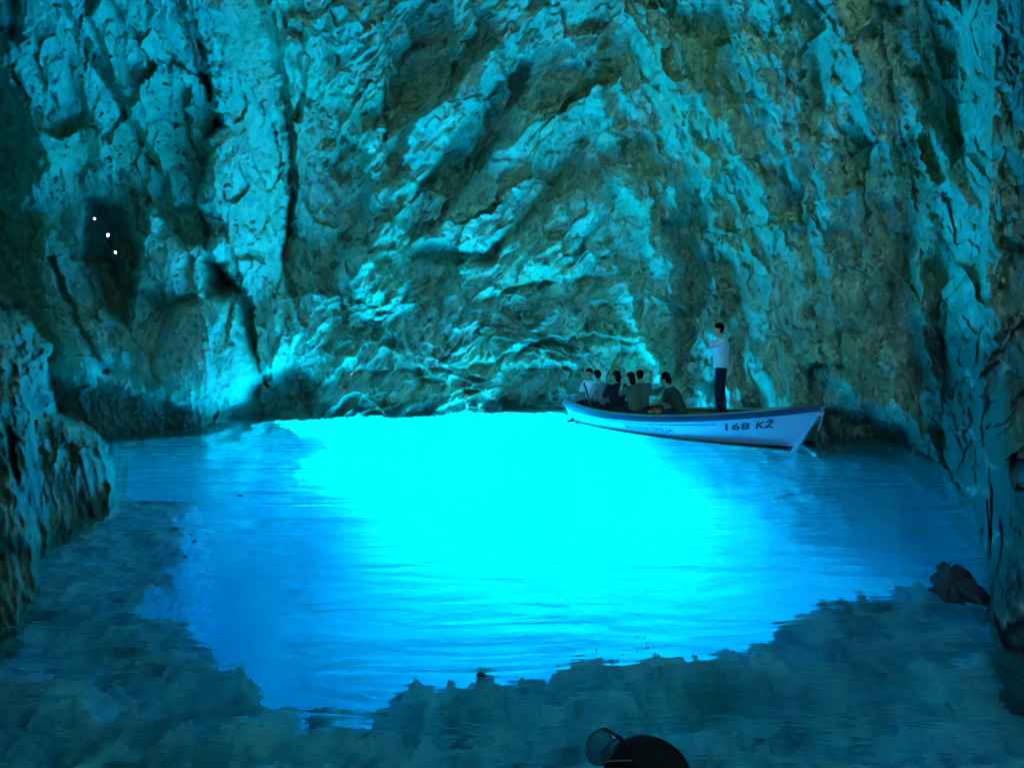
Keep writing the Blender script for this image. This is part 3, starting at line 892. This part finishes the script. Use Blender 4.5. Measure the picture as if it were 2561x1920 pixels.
def head(bm, c, fwd, tilt=0.0):
    """skull, jaw, nose, ears, brow at centre c looking along fwd (unit, horizontal)"""
    c = Vector(c); f = Vector(fwd).normalized(); r = f.cross(Vector((0, 0, 1))).normalized(); u_ = r.cross(f)
    rot = Matrix((r, f, u_)).transposed()
    P_ = lambda a, b, e_: c + r * a + f * b + u_ * e_
    ell(bm, P_(0, -0.01, 0.02), (0.074, 0.092, 0.095), rot)
    ell(bm, P_(0, 0.022, -0.045), (0.055, 0.066, 0.068), rot)
    ell(bm, P_(0, 0.060, -0.088), (0.026, 0.022, 0.020), rot)          # chin
    tube(bm, [P_(0, 0.086, 0.008), P_(0, 0.108, -0.030)], [0.009, 0.014], 8)   # nose
    tube(bm, [P_(-0.032, 0.078, 0.018), P_(0.032, 0.078, 0.018)], 0.010, 8)     # brow
    tube(bm, [P_(-0.02, 0.084, -0.058), P_(0.02, 0.084, -0.058)], 0.007, 8)     # mouth
    for s_ in (-1, 1):
        ell(bm, P_(s_ * 0.077, -0.008, -0.012), (0.010, 0.020, 0.032), rot)
    return P_, rot

def hair_cap(parent, c, fwd, mat, long=0.0, name="hair", vox=0.010):
    c = Vector(c); f = Vector(fwd).normalized(); r = f.cross(Vector((0, 0, 1))).normalized(); u_ = r.cross(f)
    rot = Matrix((r, f, u_)).transposed()
    bm = bmesh.new()
    P_ = lambda a, b, e_: c + r * a + f * b + u_ * e_
    ell(bm, P_(0, -0.020, 0.040), (0.083, 0.098, 0.086), rot)
    ell(bm, P_(0, -0.048, 0.005), (0.074, 0.064, 0.080), rot)
    for k in range(16 if vox < 0.0095 else 0):
        a = k * 2.4; q_ = 0.25 + 0.7 * (k / 16) ** 0.5; ell(bm, P_(0.070 * q_ * math.cos(a), -0.03 + 0.080 * q_ * math.sin(a), 0.045 + 0.078 * math.sqrt(max(0, 1 - q_ * q_))), (0.020, 0.022, 0.020), rot, 8)
    if long: tube(bm, [P_(0, -0.07, -0.02), P_(0, -0.085, -0.1), P_(0, -0.08, -0.1 - long)], [0.07, 0.06, 0.035], 10)
    return merge(name, bm, mat, parent, vox, 3)

def eyes(parent, P_):
    for s_ in (-1, 1):
        bm = bmesh.new(); ell(bm, P_(s_ * 0.030, 0.078, 0.000), (0.012, 0.009, 0.007), None, 10)
        bm_obj("eye", bm, MHAIR, parent)

def torso_loft(bm, pelvis, neck, wide, deep, side, ex=0.0):
    """elliptic rings from hips to neck; side = sideways unit vector"""
    p, q = Vector(pelvis), Vector(neck); ax = (q - p).normalized(); s = Vector(side); s = (s - ax * s.dot(ax)).normalized(); dd = ax.cross(s)
    L_ = (q - p).length
    prof = [(-0.10, .80, .80), (0.0, .92, 1.0), (0.18, .84, .95), (0.40, .86, 1.0), (0.62, .98, 1.1), (0.78, 1.02, 1.02), (0.88, .88, .84), (0.96, .48, .6), (1.02, .34, .5)]
    rings = []
    for h, a, b in prof:
        c = p + ax * L_ * h
        rings.append([c + s * (wide * a + ex) * math.cos(2 * math.pi * k / 20) + dd * (deep * b + ex) * math.sin(2 * math.pi * k / 20) for k in range(20)])
    loft(bm, rings)

def person(name, loc, rz, label, group, shirt, trousers, J, hair=0.0, vox=0.013, sleeve=0.45, parent_hair=MHAIR, feet=True, loose=0.020):
    """J: joint positions in the person's own frame (+y ahead, +x right, z up)"""
    root = empty("person", loc, rz)
    tag(root, label, "person", group)
    V_ = {k: Vector(p) for k, p in J.items()}
    bm = bmesh.new()
    side = (V_['shR'] - V_['shL']).normalized()
    torso_loft(bm, V_['pel'], V_['nck'], 0.175, 0.105, side)
    tube(bm, [V_['nck'] - Vector((0, 0, 0.05)), V_['hd'] - Vector((0, 0, 0.05))], [0.062, 0.052], 10)
    P_, rot = head(bm, V_['hd'], J.get('look', (0, 1, 0)))
    for s_, sg in (('L', -1), ('R', 1)):
        sh, el_, wr = V_['sh' + s_], V_['el' + s_], V_['wr' + s_]
        tube(bm, [sh, (sh + el_) / 2, el_], [0.056, 0.048, 0.040], 10)
        tube(bm, [el_, el_.lerp(wr, 0.35), wr], [0.041, 0.040, 0.026], 10)
        hand(bm, wr, J.get('hand' + s_, wr - el_), sg)
        hp, kn, an = V_['hip' + s_], V_['kn' + s_], V_['an' + s_]
        tube(bm, [hp, hp.lerp(kn, 0.5), kn], [0.090, 0.078, 0.056], 12)
        tube(bm, [kn, kn.lerp(an, 0.35), an], [0.056, 0.058, 0.036], 12)
        fd_ = Vector(J.get('toe', (0, 1, 0)))
        tube(bm, [an - Vector((0, 0, 0.03)) - fd_ * 0.04, an + fd_ * 0.08 - Vector((0, 0, 0.045)), an + fd_ * 0.17 - Vector((0, 0, 0.055))], [0.038, 0.036, 0.024], 8)
    merge("body", bm, MSKIN, root, vox, 4)
    eyes(root, P_)
    # shirt
    bm = bmesh.new()
    torso_loft(bm, V_['pel'], V_['nck'] - Vector((0, 0, 0.01)), 0.175, 0.105, side, loose)
    for s_ in 'LR':
        sh, el_ = V_['sh' + s_], V_['el' + s_]
        e2 = sh.lerp(el_, min(1.0, sleeve * 1.6))
        tube(bm, [sh, sh.lerp(e2, 0.5), e2], [0.074, 0.070, 0.066], 10)
        if sleeve > 0.9:
            tube(bm, [el_, V_['wr' + s_].lerp(el_, 0.1)], [0.058, 0.040], 10)
    merge("shirt", bm, shirt, root, vox, 4)
    bm = bmesh.new()
    for s_ in 'LR':
        hp, kn, an = V_['hip' + s_], V_['kn' + s_], V_['an' + s_]
        tube(bm, [hp, hp.lerp(kn, 0.5), kn], [0.112, 0.096, 0.074], 12)
        tube(bm, [kn, kn.lerp(an, 0.5), an + Vector((0, 0, 0.03))], [0.074, 0.072, 0.060], 12)
    ell(bm, V_['pel'] - Vector((0, 0, 0.01)), (0.178, 0.125, 0.12))
    merge("trousers", bm, trousers, root, vox, 4)
    if feet:
        for s_ in 'LR':
            an = V_['an' + s_]; fd_ = Vector(J.get('toe', (0, 1, 0)))
            bm = bmesh.new()
            tube(bm, [an - Vector((0, 0, 0.02)) - fd_ * 0.05, an + fd_ * 0.08 - Vector((0, 0, 0.04)), an + fd_ * 0.18 - Vector((0, 0, 0.05))], [0.048, 0.047, 0.034], 10)
            bm_obj("shoe", bm, MSHOE, root)
    hair_cap(root, V_['hd'], J.get('look', (0, 1, 0)), parent_hair, hair)
    return root

def boat_to_world(x, y, z):
    a = math.atan2(HV.y, HV.x)
    return SB + Vector((x * math.cos(a) - y * math.sin(a), x * math.sin(a) + y * math.cos(a), z))

STAND = dict(pel=(0, 0, 0.93), nck=(0, 0.01, 1.47), hd=(-0.01, 0.07, 1.625), look=(-0.1, 1, 0.05),
             shL=(-0.185, 0, 1.405), shR=(0.185, 0, 1.405), elL=(-0.27, 0.25, 1.30), elR=(0.26, 0.22, 1.28), wrL=(-0.12, 0.36, 1.50), wrR=(0.07, 0.38, 1.50),
             handL=(0.25, -0.1, 1), handR=(-0.2, -0.1, 1),
             hipL=(-0.09, 0, 0.90), hipR=(0.09, 0, 0.90), knL=(-0.11, 0.05, 0.50), knR=(0.12, -0.02, 0.50), anL=(-0.12, 0.02, 0.09), anR=(0.14, -0.07, 0.09))
pm = boat_to_world(0.655 * LB, -0.12, 0)
person("person", (3.93, 14.42, b_sheer(0.66) - 0.01), math.radians(78), "person standing on the fore deck in white t-shirt and dark trousers, arms raised", None,
       MTEE, MTROU, STAND, sleeve=0.5, vox=0.011, loose=0.042)

def seated(lean=0.05, turn=0.0, arms='lap', slump=0.0):
    p = Vector((0, 0, 0.42)); n_ = Vector((0, lean + slump, 0.42 + 0.54 - slump * 0.3))
    J = dict(pel=tuple(p + Vector((0, 0, 0.02))), nck=tuple(n_), hd=tuple(n_ + Vector((0, 0.05 + lean * 0.3, 0.155))), look=(math.sin(turn), math.cos(turn), 0),
             shL=tuple(n_ + Vector((-0.18, -0.01, -0.065))), shR=tuple(n_ + Vector((0.18, -0.01, -0.065))),
             hipL=(-0.10, 0.02, 0.42), hipR=(0.10, 0.02, 0.42), knL=(-0.14, 0.42, 0.46), knR=(0.13, 0.43, 0.45), anL=(-0.13, 0.44, 0.09), anR=(0.13, 0.46, 0.09))
    if arms == 'lap':
        J.update(elL=(-0.26, 0.08 + lean, 0.66), elR=(0.26, 0.08 + lean, 0.66), wrL=(-0.12, 0.30, 0.56), wrR=(0.12, 0.30, 0.56))
    elif arms == 'up':
        J.update(elL=(-0.24, 0.22, 0.76), elR=(0.24, 0.24, 0.78), wrL=(-0.06, 0.34, 1.0), wrR=(0.06, 0.34, 1.0))
    elif arms == 'brace':
        J.update(elL=(-0.30, -0.06, 0.66), elR=(0.26, 0.12, 0.66), wrL=(-0.33, -0.16, 0.46), wrR=(0.15, 0.34, 0.55))
    return J
GRP = "passengers seated in the stern of the boat"
def cloth(n_, c): return paint(n_, c, 0.85, 0.1, 0.1)
crew = [  # boat x, y, heading (world), pose, shirt, trousers, hair, label
    (0.36, 0.14, 218, seated(0.05, -0.4, 'brace'), MTEE, MTROU, 0.0, "person in a white t-shirt seated nearest the stern beside the white box"),
    (1.06, -0.12, 140, seated(0.14, 0.2, 'lap', 0.03), cloth("grey_blue_cotton", (0.30, 0.36, 0.42)), MTROU, 0.0, "person in a grey-blue shirt leaning forward, second from the stern"),
    (1.50, -0.22, 100, seated(0.08, -0.5, 'lap'), cloth("black_cotton", (0.02, 0.02, 0.03)), MTROU, 0.05, "person in a black top between the grey-blue shirt and the pale scarf"),
    (1.62, 0.40, 110, seated(0.04, 0.5, 'lap'), cloth("slate_cotton", (0.12, 0.15, 0.18)), MTROU, 0.0, "person in a slate shirt on the far side, half hidden behind the black top"),
    (2.05, -0.25, 128, seated(0.10, 0.0, 'up'), cloth("olive_cotton", (0.12, 0.15, 0.10)), MTROU, 0.12, "person in an olive top with long hair and hands held up, amidships"),
    (2.40, 0.38, 165, seated(0.04, 0.2, 'lap'), cloth("pale_grey_cotton", (0.30, 0.33, 0.32)), MTROU, 0.10, "person in a pale grey top on the far side amidships"),
    (2.95, 0.12, 150, seated(0.20, 0.0, 'lap', 0.05), cloth("dark_green_cotton", (0.05, 0.08, 0.06)), MTROU, 0.0, "person in a dark green top stooping just left of the standing one"),
]
for bx_, by_, hd_, J, sh_, tr_, hr_, lb_ in crew:
    w_ = boat_to_world(bx_, by_, -0.03)
    person("person", w_, math.radians(hd_ - 90), lb_, GRP, sh_, tr_, J, hair=hr_, vox=0.014, sleeve=0.5)

# white box by the stern, bundle, oar
def rounded_box(name, c, s, mat, parent=None, bev=0.02):
    bm = bmesh.new(); slab(bm, c, s); bmesh.ops.bevel(bm, geom=bm.edges[:], offset=bev, segments=3, affect='EDGES', profile=0.5)
    return bm_obj(name, bm, mat, parent)
w_ = boat_to_world(0.16, -0.18, 0.31)
box = empty("cool_box", w_, math.atan2(HV.y, HV.x)); tag(box, "small white box standing at the very stern of the boat", "box")
rounded_box("box_body", (0, 0, 0.13), (0.26, 0.34, 0.24), MW, box); rounded_box("lid", (0, 0, 0.275), (0.28, 0.36, 0.05), MW, box, 0.015)
bm = bmesh.new(); tube(bm, [(-0.02, -0.17, 0.2), (-0.02, -0.21, 0.24), (-0.02, -0.21, 0.30), (-0.02, -0.15, 0.315)], 0.008, 6); bm_obj("handle", bm, MNAVY, box)
bm = bmesh.new()
random.seed(4)
for k in range(9): ell(bm, (random.uniform(-.11, .11), random.uniform(-.07, .07), 0.04 + random.uniform(0, .05)), (0.07, 0.05, 0.04), Matrix.Rotation(k, 3, 'Z'), 10)
bun = merge("life_jacket", bm, MORANGE, None, 0.012, 3)
bun.location = boat_to_world(3.02, -0.80, b_sheer(0.5) + 0.066 - 0.01)
tag(bun, "small orange bundle lying on the gunwale amidships, left of the standing person's feet", "bundle")
oar = empty("oar", boat_to_world(1.12, -0.62, b_sheer(0.12) + 0.02), 0); tag(oar, "dark wooden oar leaning inboard over the gunwale between the first two passengers", "oar")
bm = bmesh.new(); tube(bm, [(0.06, -0.03, -0.22), (-0.16, 0.10, 0.52)], 0.022, 8); bm_obj("shaft", bm, MNAVY, oar)
bm = bmesh.new(); slab(bm, (0, 0, 0), (0.11, 0.02, 0.34)); bmesh.ops.bevel(bm, geom=bm.edges[:], offset=0.009, segments=2, affect='EDGES')
o = bm_obj("blade", bm, MNAVY, oar); o.location = (0.07, -0.04, -0.16); o.rotation_euler = (0.3, -0.45, 0)

# ------------------------------------------------------------------ the viewer's neighbour: dark head at the bottom edge, sunglasses pushed up
hr = ray(1597, 1985); HC = Vector((0, 0, CAM_H)) + Vector(hr) * 1.62
near_p = dict(seated(0.04, 0.0, 'lap'))
off = Vector(near_p['hd'])
rzp = math.radians(60)
lo = Vector((HC.x, HC.y, HC.z)) - Matrix.Rotation(rzp, 3, 'Z') @ off
np_root = person("person", lo, rzp, "person with short dark hair seen from above at the bottom edge, facing the pool", None,
                 cloth("charcoal_cotton", (0.04, 0.04, 0.05)), MTROU, near_p, vox=0.011, sleeve=0.5)

def lens_material():
    m = NT("tinted_lens")
    m.bsdf.inputs["Base Color"].default_value = (0.03, 0.10, 0.12, 1); m.bsdf.inputs["Roughness"].default_value = 0.05
    tr = m.add("ShaderNodeBsdfTransparent"); tr.inputs[0].default_value = (0.42, 0.5, 0.5, 1)
    mx = m.add("ShaderNodeMixShader"); mx.inputs[0].default_value = 0.25
    m.link(tr.outputs[0], mx.inputs[1]); m.link(m.bsdf.outputs[0], mx.inputs[2]); m.link(mx.outputs[0], m.out.inputs["Surface"])
    return m.m
MLENS = lens_material()
gpos = Vector((0, 0, CAM_H)) + Vector(ray(1500, 1865)) * 1.58
gl = empty("sunglasses", gpos, 0); tag(gl, "dark framed sunglasses pushed up on the dark haired head at the bottom edge", "sunglasses")
# local frame: the lens faces the camera side; second lens further off to the right and behind
toc = (Vector((0, 0, CAM_H)) - gpos).normalized()
n_l = (toc * 0.93 + Vector((-0.45, 0.2, 0.1))).normalized()
rt = Vector((0, 0, 1)).cross(n_l).normalized(); upv = n_l.cross(rt)
def lens_pts(c, a, b, n=36):
    out = []
    for k in range(n):
        th = 2 * math.pi * k / n
        x_, y_ = math.cos(th) * a, math.sin(th) * b
        x_ *= 1 - 0.30 * max(0, y_ / b) ** 1.5          # narrower at the top
        out.append(c + rt * (x_ - 0.12 * y_ * 0) + upv * y_)
    return out
off2 = (rt * 0.012 + upv * -0.004 - n_l * 0.055)
for k, c in enumerate((Vector((0, 0, 0)), off2)):
    pts = lens_pts(c, 0.031, 0.035)
    bm = bmesh.new(); tube(bm, pts + [pts[0], pts[1]], 0.0022, 6); bm_obj("lens_rim", bm, MFRAME, gl)
    bm = bmesh.new()
    r0 = [bm.verts.new(p) for p in pts]; r1 = [bm.verts.new(c + (p - c) * 0.5 + n_l * 0.004) for p in pts]; cc = bm.verts.new(c + n_l * 0.005)
    for j in range(36):
        bm.faces.new((r0[j], r0[(j + 1) % 36], r1[(j + 1) % 36], r1[j])); bm.faces.new((r1[j], r1[(j + 1) % 36], cc))
    bm_obj("lens", bm, MLENS, gl)
    top = c + upv * 0.034
    bm = bmesh.new()
    if k == 0:
        tube(bm, [top, top - n_l * 0.03, off2 + upv * 0.034], [0.0045, 0.003, 0.0045], 8); bm_obj("bridge", bm, MFRAME, gl)
    else: bm.free()
    hinge = c + rt * 0.026 - upv * 0.02
    bm = bmesh.new(); tube(bm, [hinge, hinge + Vector((0.05, 0.01, -0.005)), hinge + Vector((0.12, 0.03, -0.03)), hinge + Vector((0.15, 0.035, -0.06))], [0.003, 0.003, 0.0035, 0.004], 6)
    bm_obj("temple", bm, MFRAME, gl)

# ------------------------------------------------------------------ rock tip at the right waterline, and bits afloat
bm = bmesh.new(); bmesh.ops.create_icosphere(bm, subdivisions=6, radius=1.0)
co = np.array([v_.co[:] for v_ in bm.verts])
dr = 0.35 * facet(co[:, 0] * 2.2 + co[:, 2], co[:, 1] * 2.2 + co[:, 2] * 1.3, 61, 1.0) + 0.15 * fbm(co[:, 0] * 4 + co[:, 2] * 2, co[:, 1] * 4 - co[:, 2] * 2, 4, 62)
for v_, k in zip(bm.verts, dr):
    z_ = v_.co.z
    v_.co = v_.co * (1 + k)
    v_.co = Vector((v_.co.x * 0.19 * (1 - 0.7 * max(0, z_)) - 0.05 * z_, v_.co.y * 0.24 * (1 - 0.5 * max(0, z_)), v_.co.z * 0.22))
pr = on_plane(2415, 1490)
M_DARK = rock_material("dark_wet_rock", (0.10, 0.12, 0.13), (0.05, 0.06, 0.065), (0.02, 0.024, 0.03), bump=0.6, scale=2.5)
rk = bm_obj("rock", bm, M_DARK); rk.location = (pr[0], pr[1] + 0.15, -0.02)
tag(rk, "dark pointed rock breaking the surface at the right edge of the pool", "rock")

bits = [(600, 1240, 0.045, "dark leaf floating alone off the left rock, nearest the back"), (486, 1354, 0.03, "small dark leaf floating left, above the reef corner"),
        (478, 1338, 0.018, "tiny fleck floating left just above a small dark leaf"), (463, 1393, 0.02, "pale brown fleck floating at the left reef edge"),
        (1530, 1165, 0.03, "dark fleck floating on the brightest water below the boat's stern"), (1203, 1688, 0.03, "dark leaf floating close to the reef edge, bottom centre")]
def leaf(nm, uv, sz, lb, grp, a):
    p = on_plane(*uv)
    bm = bmesh.new(); n_ = 10
    top = [bm.verts.new((sz * math.cos(2 * math.pi * k / n_), sz * 0.45 * math.sin(2 * math.pi * k / n_) * (1 + 0.4 * math.cos(4 * k)), 0.010 + 0.004 * math.sin(3 * k))) for k in range(n_)]
    bot = [bm.verts.new((v_.co.x, v_.co.y, -0.004)) for v_ in top]
    bm.faces.new(top); bm.faces.new(bot[::-1])
    for k in range(n_): bm.faces.new((top[k], top[(k + 1) % n_], bot[(k + 1) % n_], bot[k]))
    o = bm_obj(nm, bm, MLEAF); o.location = (p[0], p[1], 0.0); o.rotation_euler = (0, 0, a)
    tag(o, lb, "leaf", grp)
for k, (a_, b_, s_, lb_) in enumerate(bits): leaf("floating_leaf", (a_, b_), s_, lb_, None, k * 1.3)
random.seed(9)
for k in range(14):
    leaf("floating_fleck", (random.gauss(1605, 50), random.gauss(1630, 34)), random.uniform(0.003, 0.006), "dark fleck in the scatter floating near the reef edge, right of centre",
         "scatter of dark flecks near the reef edge", k)
